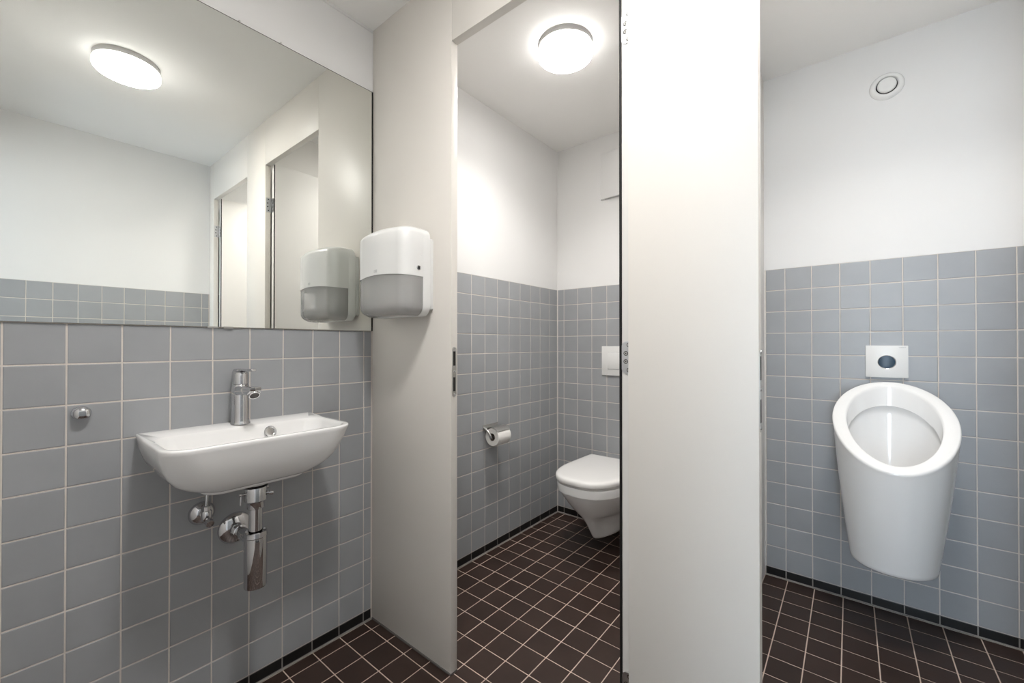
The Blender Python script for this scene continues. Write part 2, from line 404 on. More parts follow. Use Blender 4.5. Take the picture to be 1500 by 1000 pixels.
# ------------------------------------------------------------------ ceiling lamps
def ceiling_lamp(label, x, y, r, strength, group=None):
    t = thing('ceiling_lamp', label, 'lamp', (x, y, ZC), group)
    bm = bmesh.new(); lathe(bm, [(r * 0.97, 0.0), (r * 0.985, -0.002), (r * 0.985, -0.024), (r * 0.95, -0.026)], n=64); part('base', bm, M['base_ring'], t)
    bm = bmesh.new()
    prof = [(r * 0.96, -0.0245), (r * 1.0, -0.027), (r * 1.0, -0.046)]
    for k in range(1, 9):
        a = PI / 2 * k / 8; prof.append((r - 0.014 + 0.014 * math.cos(a), -0.044 - 0.014 * math.sin(a)))
    prof += [(r * 0.6, -0.0595), (r * 0.25, -0.0605), (0.001, -0.061)]
    lathe(bm, prof, n=64)
    bmesh.ops.recalc_face_normals(bm, faces=bm.faces)
    for f in bm.faces: f.material_index = 1 if abs(f.normal.z) < 0.45 else 0      # drum side emits less, set low to curb the glow on the ceiling
    part('diffuser', bm, [lamp_mat('lit_diffuser', strength[1]), lamp_mat('lit_diffuser_side', strength[1] * 0.035)], t)
    ld = bpy.data.lights.new('lamp_light', 'AREA'); ld.shape = 'DISK'; ld.size = 2 * r * 0.8; ld.energy = strength[0]; ld.spread = SPREAD; ld.color = (1.0, 0.975, 0.945)
    lo = bpy.data.objects.new('lamp_light', ld); C.objects.link(lo); lo.parent = t; lo.location = (0, 0, -0.063)
    return t
ceiling_lamp('round white ceiling lamp seen in the mirror, above the washroom', -0.46, 0.36, 0.115, LAMP_MAIN)
ceiling_lamp('round white ceiling lamp seen directly, above the toilet', -0.92, 1.49, 0.115, LAMP_WC)
ceiling_lamp('round white ceiling lamp above the urinal, out of the picture', 0.13, 1.40, 0.115, LAMP_URINAL)

# ------------------------------------------------------------------ mirror
mir = thing('mirror', 'large frameless mirror on the left wall above the washbasin', 'mirror', (XL, 0.35, 1.1415))
MT = 0.006
bm = bmesh.new(); box(bm, 0.0015, MT, -0.35 - 0.22, 0.9358 - 0.35, 0.0, 2.093 - 1.1415, 0.0004, 0, 1)
for f in bm.faces: f.material_index = 0 if f.normal.x > 0.9 else 1
mg = part('glass', bm, [M['mirror'], M['silicone']], mir, False)  # grey edge faces stand in for the thin shadow line round the glass
bm = bmesh.new(); box(bm, 0.0005, MT - 0.0006, 0.936 - 0.35, 0.9425 - 0.35, 0.0, 2.093 - 1.1415, 0.0004, 0, 1); part('gap_shadow_strip', bm, M['black'], mir)  # black strip painted in for the shaded gap between mirror and partition
bm = bmesh.new(); box(bm, 0.0005, MT + 0.0004, -0.57, 0.9425 - 0.35, 2.093 - 1.1415, 2.0948 - 1.1415, 0.0003, 0, 1); part('top_shadow_strip', bm, M['silicone'], mir)  # dark strip drawn as the shadow line of the gap above the mirror
for (y, z, nm) in ((0.473, 2.0995, 'pin'), (0.595, 2.0995, 'pin')):
    bm = bmesh.new(); lathe(bm, [(0.0032, 0.0), (0.0032, 0.004), (0.0015, 0.005)], (0.0, y - 0.35, z - 1.1415), (1, 0, 0), 12)
    part('fixing_pin', bm, M['steel'], mir)
for y in (0.405, 0.445):
    bm = bmesh.new(); box(bm, 0.0005, MT + 0.002, y - 0.35 - 0.013, y - 0.35 + 0.013, -0.004, 0.0015, 0.0008, 0, 1)
    part('clip', bm, M['steel'], mir)

# ------------------------------------------------------------------ washbasin
BY = 0.4650       # centre line of the basin
def basin_ring(hw, x0, x1, rb, rf, z, nseg=10):
    """rounded rectangle, x from the wall outwards; rb / rf back and front corner radii"""
    P = []
    def arc(cx, cy, r, a0, a1):
        for k in range(nseg + 1):
            a = a0 + (a1 - a0) * k / nseg; P.append((cx + r * math.cos(a), cy + r * math.sin(a)))
    arc(x1 - rf, hw - rf, rf, 0, PI / 2)
    for k in range(1, 8): P.append((x1 - rf + (x0 + rb - x1 + rf) * k / 8, hw))
    arc(x0 + rb, hw - rb, rb, PI / 2, PI)
    for k in range(1, 14): P.append((x0, hw - rb - 2 * (hw - rb) * k / 14))
    arc(x0 + rb, -hw + rb, rb, PI, 1.5 * PI)
    for k in range(1, 8): P.append((x0 + rb + (x1 - rf - x0 - rb) * k / 8, -hw))
    arc(x1 - rf, -hw + rf, rf, 1.5 * PI, 2 * PI)
    for k in range(1, 14): P.append((x1, -hw + rf + 2 * (hw - rf) * k / 14))
    return [Vector((x, y, z)) for x, y in P]
def basin():
    t = thing('washbasin', 'white ceramic washbasin hung on the grey tiled wall under the mirror', 'washbasin', (XL, BY, 0.70))
    rings = []
    for z, hw, d, rf in ((0.700, 0.128, 0.214, 0.045), (0.7035, 0.131, 0.2175, 0.047), (0.709, 0.132, 0.219, 0.048), (0.7105, 0.138, 0.228, 0.05), (0.716, 0.152, 0.238, 0.056), (0.728, 0.175, 0.252, 0.064),
                         (0.742, 0.193, 0.264, 0.068), (0.762, 0.207, 0.276, 0.070), (0.785, 0.2175, 0.286, 0.069), (0.812, 0.226, 0.295, 0.066), (0.832, 0.230, 0.300, 0.062),
                         (0.8405, 0.2315, 0.3025, 0.060), (0.8440, 0.2305, 0.3015, 0.059), (0.8455, 0.2285, 0.2995, 0.057)):
        rings.append(basin_ring(hw, 0.0, d, 0.004, rf, z))
    for z, ins, rf in ((0.8452, 0.011, 0.05), (0.8435, 0.0135, 0.05), (0.836, 0.0165, 0.05), (0.812, 0.024, 0.052), (0.785, 0.038, 0.056), (0.768, 0.056, 0.06), (0.760, 0.082, 0.055), (0.757, 0.1, 0.03)):
        b = 0.083 + (ins - 0.011) * 0.75
        rings.append(basin_ring(0.2285 - ins, b, 0.2995 - ins, min(0.045, rf), rf, z))
    for r in rings:
        for v in r:
            if v.z > 0.83:      # the tap deck stands slightly higher than the front rim
                k = min(1, max(0, (0.11 - v.x) / 0.08)); v.z += 0.0045 * k * k * (3 - 2 * k)
            v.z -= 0.70
    bm = bmesh.new(); loft(bm, rings, True, True)
    o = part('bowl', bm, M['ceramic'], t, True, 60)
    bm = bmesh.new(); lathe(bm, [(0.028, 0.0), (0.030, 0.002), (0.022, 0.0045), (0.020, 0.002), (0.001, 0.003)], (0.155, 0, 0.0565), (0, 0, 1), 24); part('drain', bm, M['chrome'], t)
    ax = Vector((0.93, 0, 0.36))
    bm = bmesh.new(); lathe(bm, [(0.0165, -0.004), (0.0175, 0.0015), (0.0155, 0.0035), (0.011, 0.003), (0.0105, 0.0005), (0.001, 0.0005)], (0.0965, 0.066, 0.121), ax, 28); part('overflow_ring', bm, M['chrome'], t)
    return t
basin()

# ------------------------------------------------------------------ tap
tp = thing('basin_tap', 'chrome single lever tap on the back deck of the washbasin', 'tap', (-1.437, BY + 0.001, 0.8495))
bm = bmesh.new(); lathe(bm, [(0.0258, 0.0), (0.0258, 0.003), (0.0238, 0.006), (0.0230, 0.012), (0.0228, 0.112), (0.0222, 0.116), (0.020, 0.119)], n=40); part('body', bm, M['chrome'], tp)
bm = bmesh.new()     # spout: a flat topped arm that ends in a rounded nose
rings = []
for x, wd, z0, z1 in ((0.0, 0.0200, 0.084, 0.114), (0.03, 0.0185, 0.089, 0.1160), (0.06, 0.0178, 0.0915, 0.1170), (0.098, 0.0172, 0.0925, 0.1180), (0.113, 0.0165, 0.0985, 0.1182), (0.1185, 0.0145, 0.106, 0.1175)):
    zc, hh = (z0 + z1) / 2, (z1 - z0) / 2; ring = []
    for k in range(24):
        a = 2 * PI * k / 24; c, s = math.cos(a), math.sin(a)
        ring.append((x, wd * math.copysign(abs(c) ** 0.45, c), zc + hh * math.copysign(abs(s) ** 0.45, s)))
    rings.append(ring)
loft(bm, rings); part('spout', bm, M['chrome'], tp, True, 50)
bm = bmesh.new(); lathe(bm, [(0.0150, -0.012), (0.0150, 0.007), (0.0142, 0.009), (0.0118, 0.0088), (0.0112, 0.004)], (0.1035, 0, 0.0985), (0.85, 0, -0.8), 28); an = part('aerator', bm, M['chrome'], tp)
bm = bmesh.new(); lathe(bm, [(0.0116, 0.0), (0.0108, 0.0012), (0.001, 0.0014)], (0.1078, 0, 0.0945), (0.85, 0, -0.8), 24); part('aerator_grille', bm, M['silicone'], an)
bm = bmesh.new(); lathe(bm, [(0.0195, 0.119), (0.0212, 0.121), (0.0212, 0.151), (0.0200, 0.1545), (0.0135, 0.1585), (0.001, 0.160)], n=36); part('cartridge_housing', bm, M['chrome'], tp)
bm = bmesh.new()
rings = []
for x, wd, z0, z1 in ((-0.0235, 0.016, 0.118, 0.163), (-0.017, 0.0175, 0.120, 0.1655), (-0.010, 0.0165, 0.152, 0.1665), (0.010, 0.012, 0.1575, 0.1665), (0.03, 0.0085, 0.1605, 0.1665), (0.065, 0.0085, 0.1604, 0.1680), (0.100, 0.0080, 0.1615, 0.1690), (0.1045, 0.006, 0.1628, 0.1680)):
    zc, hh = (z0 + z1) / 2, (z1 - z0) / 2; ring = []
    for k in range(20):
        a = 2 * PI * k / 20; c, s = math.cos(a), math.sin(a)
        ring.append((x, wd * math.copysign(abs(c) ** 0.5, c), zc + hh * math.copysign(abs(s) ** 0.5, s)))
    rings.append(ring)
loft(bm, rings); part('lever', bm, M['chrome'], tp, True, 50)
bm = bmesh.new(); lathe(bm, [(0.0026, 0), (0.0024, 0.0008), (0.0005, 0.0009)], (0.0192, 0, 0.137), (1, 0, 0), 12); part('temperature_dot', bm, M['dark'], tp)

# ------------------------------------------------------------------ bottle trap and its wall outlet
TX = XL + 0.160
tr_ = thing('bottle_trap', 'chrome bottle trap hanging below the washbasin with wall outlet', 'pipe', (TX, BY + 0.003, 0.39))
z = lambda a: a - 0.39
bm = bmesh.new(); lathe(bm, [(0.0282, z(0.401)), (0.0292, z(0.404)), (0.0292, z(0.552)), (0.0285, z(0.556)), (0.0262, z(0.5565)), (0.0255, z(0.552)), (0.018, z(0.5515))], n=44); part('bottle', bm, M['chrome'], tr_)
bm = bmesh.new(); lathe(bm, [(0.0294, z(0.541)), (0.0299, z(0.5425)), (0.0299, z(0.545)), (0.0294, z(0.5465))], n=44); part('ridge', bm, M['chrome'], tr_)
bm = bmesh.new(); lathe(bm, [(0.0175, z(0.545)), (0.0175, z(0.632))], n=32); part('tailpipe', bm, M['chrome'], tr_)
bm = bmesh.new(); lathe(bm, [(0.019, z(0.622)), (0.022, z(0.624)), (0.0225, z(0.641)), (0.024, z(0.643)), (0.0285, z(0.646)), (0.0285, z(0.680)), (0.0275, z(0.683)), (0.020, z(0.684))], n=40); part('union_nut', bm, M['chrome'], tr_)
bm = bmesh.new(); lathe(bm, [(0.030, z(0.684)), (0.0315, z(0.6865)), (0.0315, z(0.691)), (0.028, z(0.693))], n=40); part('gasket', bm, M['black'], tr_)
bm = bmesh.new(); lathe(bm, [(0.036, z(0.6995)), (0.036, z(0.696)), (0.032, z(0.6915))], n=40); part('waste_flange', bm, M['ceramic'], tr_)
bm = bmesh.new(); lathe(bm, [(0.0065, 0.0), (0.0065, 0.012), (0.0045, 0.014), (0.0045, 0.018), (0.0075, 0.019), (0.008, 0.026), (0.006, 0.030), (0.001, 0.031)], (0.004, 0.014, z(0.662)), (0.35, 1, -0.12), 18); part('lift_screw', bm, M['chrome'], tr_)
bm = bmesh.new(); lathe(bm, [(0.009, 0.0), (0.009, 0.014), (0.006, 0.016)], (-0.012, 0.022, z(0.672)), (-0.2, 1, 0.0), 18); part('lift_boss', bm, M['chrome'], tr_)
bm = bmesh.new(); lathe(bm, [(0.003, 0.0), (0.003, 0.010), (0.0045, 0.011), (0.0045, 0.015)], (0.002, -0.027, z(0.668)), (0, -1, 0.1), 12); tube(bm, [(0.002, -0.038, z(0.672)), (0.002, -0.0385, z(0.640))], 0.0022, 10); part('lift_rod', bm, M['chrome'], tr_)
zo = 0.522
bm = bmesh.new(); tube(bm, [(-0.156, 0.0, z(zo)), (-0.10, 0.0, z(zo)), (-0.032, 0.0, z(zo))], 0.0165, 28); part('outlet_pipe', bm, M['chrome'], tr_)
bm = bmesh.new(); lathe(bm, [(0.0175, 0.0), (0.021, 0.002), (0.021, 0.020), (0.0175, 0.022)], (-0.130, 0.0, z(zo)), (1, 0, 0), 32); part('outlet_nut', bm, M['chrome'], tr_)
bm = bmesh.new(); lathe(bm, [(0.0475, 0.0), (0.0475, 0.003), (0.045, 0.0075), (0.037, 0.013), (0.026, 0.0165), (0.0215, 0.018), (0.017, 0.0185)], (-0.1598, 0.0, z(zo)), (1, 0, 0), 48); part('escutcheon', bm, M['chrome'], tr_)

# ------------------------------------------------------------------ angle stop valve
sv = thing('stop_valve', 'small chrome stop valve on the tiles left of the trap', 'valve', (XL, 0.381, 0.594))
bm = bmesh.new(); lathe(bm, [(0.0335, 0.0), (0.0335, 0.0025), (0.031, 0.009), (0.024, 0.016), (0.016, 0.020), (0.012, 0.0205)], (0.0004, 0, 0), (1, 0, 0), 40); part('escutcheon', bm, M['chrome'], sv)
bm = bmesh.new(); tube(bm, [(0.018, 0, 0), (0.045, 0, 0)], 0.0095, 20); lathe(bm, [(0.011, -0.014), (0.0135, -0.011), (0.0135, 0.012), (0.011, 0.015)], (0.044, 0, 0.004), (0, 0, 1), 22); part('body', bm, M['chrome'], sv)
bm = bmesh.new(); lathe(bm, [(0.006, 0.0), (0.006, 0.010), (0.0115, 0.012), (0.0115, 0.022), (0.010, 0.025), (0.002, 0.026)], (0.055, 0, -0.006), (1, 0.0, -0.25), 8); part('handle', bm, M['chrome'], sv)
bm = bmesh.new(); lathe(bm, [(0.0105, 0.0), (0.0105, 0.012), (0.007, 0.014)], (0.044, 0, 0.018), (0, 0, 1), 8)
tube(bm, [(0.044, 0, 0.030), (0.044, 0.002, 0.07), (0.043, 0.012, 0.105), (0.046, 0.03, 0.112)], 0.0045, 12); part('supply_pipe', bm, M['chrome'], sv)

# ------------------------------------------------------------------ oval chrome cap on the wall
vc = thing('valve_cap', 'small oval chrome knob on the tiles left of the washbasin', 'knob', (XL, 0.1325, 0.9195))
bm = bmesh.new(); rings = []
for x, s in ((0.0003, 1.0), (0.004, 1.0), (0.0055, 0.97)):
    rings.append([(x, 0.0185 * s * math.cos(2 * PI * k / 40), 0.0165 * s * math.sin(2 * PI * k / 40)) for k in range(40)])
loft(bm, rings); part('backplate', bm, M['chrome'], vc)
bm = bmesh.new(); rings = []
for x, s in ((0.005, 0.86), (0.012, 0.89), (0.019, 0.87), (0.023, 0.78), (0.0255, 0.60), (0.0265, 0.3)):
    rings.append([(x, 0.0185 * s * math.copysign(abs(math.cos(2 * PI * k / 40)) ** 0.8, math.cos(2 * PI * k / 40)), 0.0165 * s * math.copysign(abs(math.sin(2 * PI * k / 40)) ** 0.8, math.sin(2 * PI * k / 40))) for k in range(40)])
loft(bm, rings); part('cap', bm, M['chrome'], vc, True, 60)

# ------------------------------------------------------------------ paper towel dispenser on the partition
DCX, DHW, DD = -1.2425, 0.1425, 0.143      # centre x, half width, depth
DZ0, DZ1 = 1.184, 1.481
dsp = thing('paper_towel_dispenser', 'white paper towel dispenser with smoked window on the partition panel', 'dispenser', (DCX, YP, 1.18))
def d_ring(ins, yb, z, zf=None, n=14):
    """open outline from the right back edge round the front to the left back edge (local, y towards -Y)"""
    hw, d, rc = DHW - ins, DD - ins, 0.042
    P = [(hw, -yb), (hw, -yb - (d - rc - 0.012 - yb) * 0.5)]
    for k in range(n + 1):
        a = PI / 2 * k / n; P.append((hw - rc + rc * math.cos(a), -(d - rc - 0.012) - rc * math.sin(a)))
    for k in range(1, 16):
        u = 1 - 2 * k / 16; x = (hw - rc) * u; P.append((x, -(d - 0.012) - 0.012 * (1 - u * u)))
    for k in range(n + 1):
        a = PI / 2 + PI / 2 * k / n; P.append((-hw + rc + rc * math.cos(a), -(d - rc - 0.012) - rc * math.sin(a)))
    P += [(-hw, -yb - (d - rc - 0.012 - yb) * 0.5), (-hw, -yb)]
    return [(x, y, (z if zf is None else zf(x)) - 1.18) for x, y in P]
arch = lambda x: 1.3225 - 0.0085 * (x / DHW) ** 2
bm = bmesh.new(); rings = [d_ring(0.0, 0.052, 0, lambda x: arch(x) - 0.0005), d_ring(0.0, 0.052, 0, lambda x: arch(x) + 0.0006), d_ring(0.0, 0.052, 0, lambda x: arch(x) + 0.004)]
for z_ in (1.345, 1.39, 1.42): rings.append(d_ring(0.0, 0.052, z_))
for k in range(1, 9):
    a = PI / 2 * k / 8; rings.append(d_ring(0.030 * (1 - math.cos(a)) * 1.15, 0.052, DZ1 - 0.032 + 0.032 * math.sin(a)))
loft(bm, rings, False, True); dc = part('cover', bm, M['white'], dsp, True, 50)
bm = bmesh.new(); rings = [d_ring(0.0016, 0.054, 0, lambda x: arch(x) + 0.006), d_ring(0.0016, 0.054, 1.28), d_ring(0.0016, 0.054, 1.225)]
for k in range(1, 9):
    a = PI / 2 * k / 8; rings.append(d_ring(0.0016 + 0.034 * (1 - math.cos(a)), 0.054, DZ0 + 0.034 - 0.034 * math.sin(a)))
loft(bm, rings, False, False, closed=False); part('window', bm, M['smoke'], dsp, True, 60)
# rear housing behind cover and window
def rr(hw, z0, z1, r, y, n=8):
    P = []
    for cx, cz, a0 in ((hw - r, z1 - r, 0), (-hw + r, z1 - r, PI / 2), (-hw + r, z0 + r, PI), (hw - r, z0 + r, 1.5 * PI)):
        for k in range(n + 1):
            a = a0 + PI / 2 * k / n; P.append((cx + r * math.cos(a), y, cz + r * math.sin(a) - 1.18))
    return P
bm = bmesh.new()
loft(bm, [rr(DHW - 0.014, DZ0 + 0.012, DZ1 - 0.016, 0.03, -0.010), rr(DHW - 0.012, DZ0 + 0.010, DZ1 - 0.014, 0.03, -0.022), rr(DHW, DZ0, DZ1 - 0.001, 0.034, -0.024), rr(DHW, DZ0, DZ1 - 0.001, 0.034, -0.050), rr(DHW - 0.002, DZ0 + 0.002, DZ1 - 0.003, 0.032, -0.053)], True, True)
part('rear_housing', bm, M['white'], dsp, True, 40)
bm = bmesh.new(); loft(bm, [rr(DHW - 0.012, 1.206, 1.450, 0.006, -0.0), rr(DHW - 0.012, 1.206, 1.450, 0.006, -0.008), rr(DHW - 0.014, 1.208, 1.448, 0.005, -0.0105)]); part('back_plate', bm, M['white'], dsp, True, 40)
bm = bmesh.new()   # tray with a dispensing slot inside the window
rings = []
for ins, z_ in ((0.010, 1.232), (0.012, 1.214), (0.028, 1.200), (0.050, 1.194), (0.075, 1.1935)): rings.append(d_ring(ins, 0.054, z_))
loft(bm, rings, False, False, closed=False); part('tray', bm, M['smoke'], dsp, True, 60)
bm = bmesh.new(); lathe(bm, [(0.0082, 0.0), (0.0078, 0.0018), (0.006, 0.0026), (0.0046, 0.0008), (0.0005, 0.0008)], (DHW, -0.072, 1.341 - 1.18), (1, 0, 0), 20); lk = part('lock', bm, M['chrome'], dsp)
bm = bmesh.new(); lathe(bm, [(0.0046, 0.0), (0.0046, 0.0012), (0.001, 0.0013)], (DHW, -0.072, 1.341 - 1.18), (1, 0, 0), 18); part('keyhole', bm, M['dark'], lk)
bm = bmesh.new(); box(bm, DHW + 0.0016, DHW + 0.0026, -0.0728, -0.0712, 1.337 - 1.18, 1.345 - 1.18); part('key_slot', bm, M['dark'], lk, False)
bm = bmesh.new(); lathe(bm, [(0.0035, 0.0), (0.003, 0.0008), (0.0005, 0.0009)], (DHW, -0.060, 1.385 - 1.18), (1, 0, 0), 14); part('plug', bm, M['white'], dsp)
bm = bmesh.new()   # little oblong emblem near the lower edge of the cover
for (a, b, c, d) in ((-0.008, 0.008, 0.0038, 0.0046), (-0.008, 0.008, -0.0046, -0.0038), (-0.008, -0.0072, -0.0046, 0.0046), (0.0072, 0.008, -0.0046, 0.0046), (-0.0035, -0.002, -0.0025, 0.0025), (0.001, 0.0045, -0.0015, 0.0015)):
    box(bm, 0.003 + a, 0.003 + b, -DD - 0.0004, -DD + 0.0004, 1.335 - 1.18 + c, 1.335 - 1.18 + d)
part('emblem', bm, M['print'], dsp, False)
pt = thing('paper_towel_stack', 'folded paper towels inside the smoked window of the dispenser', 'paper towels', (DCX, YP, 1.197))
bm = bmesh.new()
for q in range(4): box(bm, -0.104, 0.104, -0.112 + 0.0008 * (q % 3), -0.058, q * 0.0104, 0.0102 + q * 0.0104, 0.003, 0, 2)
part('folded_stack', bm, M['paper'], pt)
bm = bmesh.new(); loft(bm, [[(-0.06, -0.070, 0.002), (0.05, -0.070, 0.002), (0.05, -0.074, 0.002), (-0.06, -0.074, 0.002)], [(-0.045, -0.080, -0.010), (0.035, -0.080, -0.010), (0.035, -0.083, -0.010), (-0.045, -0.083, -0.010)]]); part('hanging_corner', bm, M['towel'], pt)

# ------------------------------------------------------------------ toilet
TCX = -1.030
def d_out(hw, yf, yb, z, mid=0.46, e=1.0, n=40, taper=0.0):
    """closed outline: straight sides at the wall, elliptic front.  yf front, yb back"""
    ym = yf + (yb - yf) * mid; P = []
    for k in range(n + 1):
        a = PI * k / n; c, s = math.cos(a), math.sin(a)
        P.append((hw * math.copysign(abs(c) ** e, c), ym - (ym - yf) * abs(s) ** e, z))
    for k in range(1, 7): P.append((-hw * (1 - taper * k / 6), ym + (yb - ym) * k / 6, z))
    for k in range(1, 6): P.append((-hw * (1 - taper) + 2 * hw * (1 - taper) * k / 6, yb, z))
    for k in range(0, 6): P.append((hw * (1 - taper) + hw * taper * k / 6, yb + (ym - yb) * k / 6, z))
    return P
wc = thing('toilet', 'white wall hung toilet with closed lid in the left cubicle', 'toilet', (TCX, YB, 0.07))
L = lambda P: [(x, y - YB, z_ - 0.07) for x, y, z_ in P]
bm = bmesh.new(); rings = []
yw = YB - 0.0005
for z_, hw, yf, e in ((0.0790, 0.042, 1.985, 1.1), (0.0800, 0.054, 1.968, 1.15), (0.086, 0.063, 1.950, 1.2), (0.102, 0.070, 1.932, 1.25), (0.140, 0.080, 1.905, 1.25), (0.180, 0.092, 1.878, 1.2), (0.205, 0.102, 1.860, 1.12), (0.222, 0.112, 1.848, 1.06), (0.236, 0.121, 1.836, 1.0), (0.255, 0.132, 1.820, 0.98),
                      (0.290, 0.150, 1.792, 0.92), (0.325, 0.165, 1.768, 0.86), (0.346, 0.172, 1.757, 0.83), (0.354, 0.1735, 1.755, 0.82), (0.357, 0.1785, 1.746, 0.80), (0.390, 0.181, 1.742, 0.80), (0.397, 0.179, 1.744, 0.80), (0.399, 0.172, 1.752, 0.80)):
    tp_ = 0.04 if z_ > 0.3 else 0.0
    ring = d_out(hw, yf, yw, z_, 0.46, e, taper=tp_)
    wv = max(0.0, 1 - abs(z_ - 0.155) / 0.085)
    ym_ = yf + (yw - yf) * 0.46
    for k in range(41):                       # hollow flutes either side of the front ridge, under the bowl
        q = abs(PI * k / 40 - PI / 2); fl = math.exp(-((q - 0.80) / 0.42) ** 2) * min(1.0, wv * 1.6)
        x, y, zz = ring[k]; ring[k] = (x * (1 - 0.30 * fl), ym_ + (y - ym_) * (1 - 0.16 * fl), zz)
    rings.append(L(ring))
loft(bm, rings); part('pan', bm, M['ceramic'], wc, True, 50)
bm = bmesh.new(); rings = []
for z_, i in ((0.3995, 0.008), (0.4005, 0.006), (0.4065, 0.006), (0.4075, 0.008)):
    rings.append(L(d_out(0.180 - i + 0.0035, 1.742 + i - 0.0035, 2.225, z_, 0.53, 0.80, taper=0.03)))
loft(bm, rings); part('seat', bm, M['lidm'], wc, True, 40)
bm = bmesh.new(); rings = []
for z_, i in ((0.409, 0.004), (0.4105, 0.0015), (0.414, 0.0), (0.424, 0.0), (0.431, 0.002), (0.4355, 0.006), (0.4385, 0.013), (0.440, 0.024), (0.4408, 0.05)):
    rings.append(L(d_out(0.184 - i, 1.734 + i, 2.232 - i * 0.6, z_, 0.54, 0.79, taper=0.035)))
loft(bm, rings); part('lid', bm, M['lidm'], wc, True, 50)
for s in (-1, 1):
    bm = bmesh.new(); lathe(bm, [(0.011, 0.0), (0.013, 0.001), (0.013, 0.045), (0.011, 0.046)], (s * 0.075 - 0.0225, 2.245 - YB, 0.415 - 0.07), (1, 0, 0), 20); box(bm, s * 0.075 - 0.012, s * 0.075 + 0.012, 2.236 - YB, 2.256 - YB, 0.399 - 0.07, 0.413 - 0.07, 0.002)
    part('seat_hinge', bm, M['chrome'], wc)

# flush plate of the toilet
fp = thing('flush_plate', 'white square edged flush plate on the tiles above the toilet', 'flush plate', (-1.039, YB, 0.990))
bm = bmesh.new(); box(bm, -0.122, 0.122, -0.011, 0.0, -0.0865, 0.0865, 0.0025); part('plate', bm, M['white'], fp)
bm = bmesh.new(); box(bm, -0.0835, 0.0835, -0.0112, -0.0106, -0.0505, 0.0505, 0.0002, 0, 1); part('button_gap', bm, M['print'], fp)
bm = bmesh.new(); box(bm, -0.0825, 0.016, -0.0145, -0.0108, -0.048, 0.0495, 0.0012); part('large_button', bm, M['white'], fp)
bm = bmesh.new(); box(bm, 0.0175, 0.0825, -0.0145, -0.0108, -0.048, 0.0495, 0.0012); part('small_button', bm, M['white'], fp)

# white box high on the wall above the toilet
wb = thing('wall_box', 'white box high on the white wall above the toilet', 'box', (-1.04, YB, 1.96))
bm = bmesh.new()
A = [(-0.128, 0.0, 0.0), (0.128, 0.0, 0.0), (0.128, -0.040, 0.0), (-0.112, -0.016, 0.0), (-0.126, -0.009, 0.0)]
loft(bm, [[(x, y, z_) for x, y, _ in A] for z_ in (0.0, 0.003)] + [[(x, y, 0.265) for x, y, _ in A], [(x * 0.99, y * 0.8, 0.275) for x, y, _ in A]])
part('cover', bm, M['plaster'], wb, True, 25)
bm = bmesh.new(); box(bm, -0.10, 0.115, -0.012, -0.002, -0.002, 0.002, 0.0005, 0, 1); part('outlet_grille', bm, M['grey'], wb)

# ------------------------------------------------------------------ toilet paper holder and roll
ph = thing('paper_holder', 'chrome toilet paper holder on the left wall of the toilet cubicle', 'holder', (XL, 1.600, 0.655))
RX, RZ, RR = 0.0535, 0.612 - 0.655, 0.0455
bm = bmesh.new(); box(bm, 0.0003, 0.004, -0.010, 0.108, -0.010, 0.014, 0.001); part('wall_plate', bm, M['steel'], ph)
bm = bmesh.new()      # curved flap over the roll
top = []
for k in range(15):
    a = math.radians(128 - 6.2 * k); top.append((RX + (RR + 0.006) * math.cos(a), RZ + (RR + 0.006) * math.sin(a)))
top = [(0.003, 0.004)] + top
loft(bm, [[(x, y, z_) for x, z_ in top] + [(x - 0.0006, y, z_ - 0.0015) for x, z_ in reversed(top)] for y in (-0.002, 0.102)]); part('cover_flap', bm, M['steel'], ph, True, 40)
bm = bmesh.new()
tube(bm, [(0.003, -0.006, 0.0), (0.018, -0.0065, -0.004), (0.036, -0.0068, -0.018), (0.047, -0.006, -0.033), (RX, -0.003, RZ), (RX, 0.008, RZ), (RX, 0.104, RZ)], [0.0055, 0.0055, 0.0052, 0.0052, 0.0055, 0.006, 0.006], 16); part('arm', bm, M['steel'], ph)
bm = bmesh.new(); lathe(bm, [(0.0085, 0), (0.0085, 0.004), (0.006, 0.006), (0.001, 0.0062)], (RX, -0.004, RZ), (0, -1, 0), 18); part('end_cap', bm, M['chrome'], ph)
rl = thing('toilet_paper_roll', 'white roll of toilet paper on the chrome holder', 'toilet paper', (XL + RX, 1.602, 0.612 - RR))
bm = bmesh.new(); n = 48; rings = []
for r, y in ((0.0195, 0.0), (RR - 0.001, 0.0), (RR, 0.001), (RR, 0.099), (RR - 0.001, 0.1), (0.0195, 0.1)):
    rings.append([(r * math.cos(2 * PI * k / n), y, RR + r * math.sin(2 * PI * k / n)) for k in range(n)])
R_ = loft(bm, rings, False, False)
for i in range(n): bm.faces.new((R_[-1][i], R_[-1][(i + 1) % n], R_[0][(i + 1) % n], R_[0][i]))
part('tissue', bm, M['paper'], rl, True, 40)
bm = bmesh.new(); rings = []
for r, y in ((0.0193, 0.0005), (0.0193, 0.0995), (0.018, 0.0995), (0.018, 0.0005)):
    rings.append([(r * math.cos(2 * PI * k / n), y, RR + r * math.sin(2 * PI * k / n)) for k in range(n)])
R_ = loft(bm, rings, False, False)
for i in range(n): bm.faces.new((R_[-1][i], R_[-1][(i + 1) % n], R_[0][(i + 1) % n], R_[0][i]))
part('core', bm, M['card'], rl, True, 40)

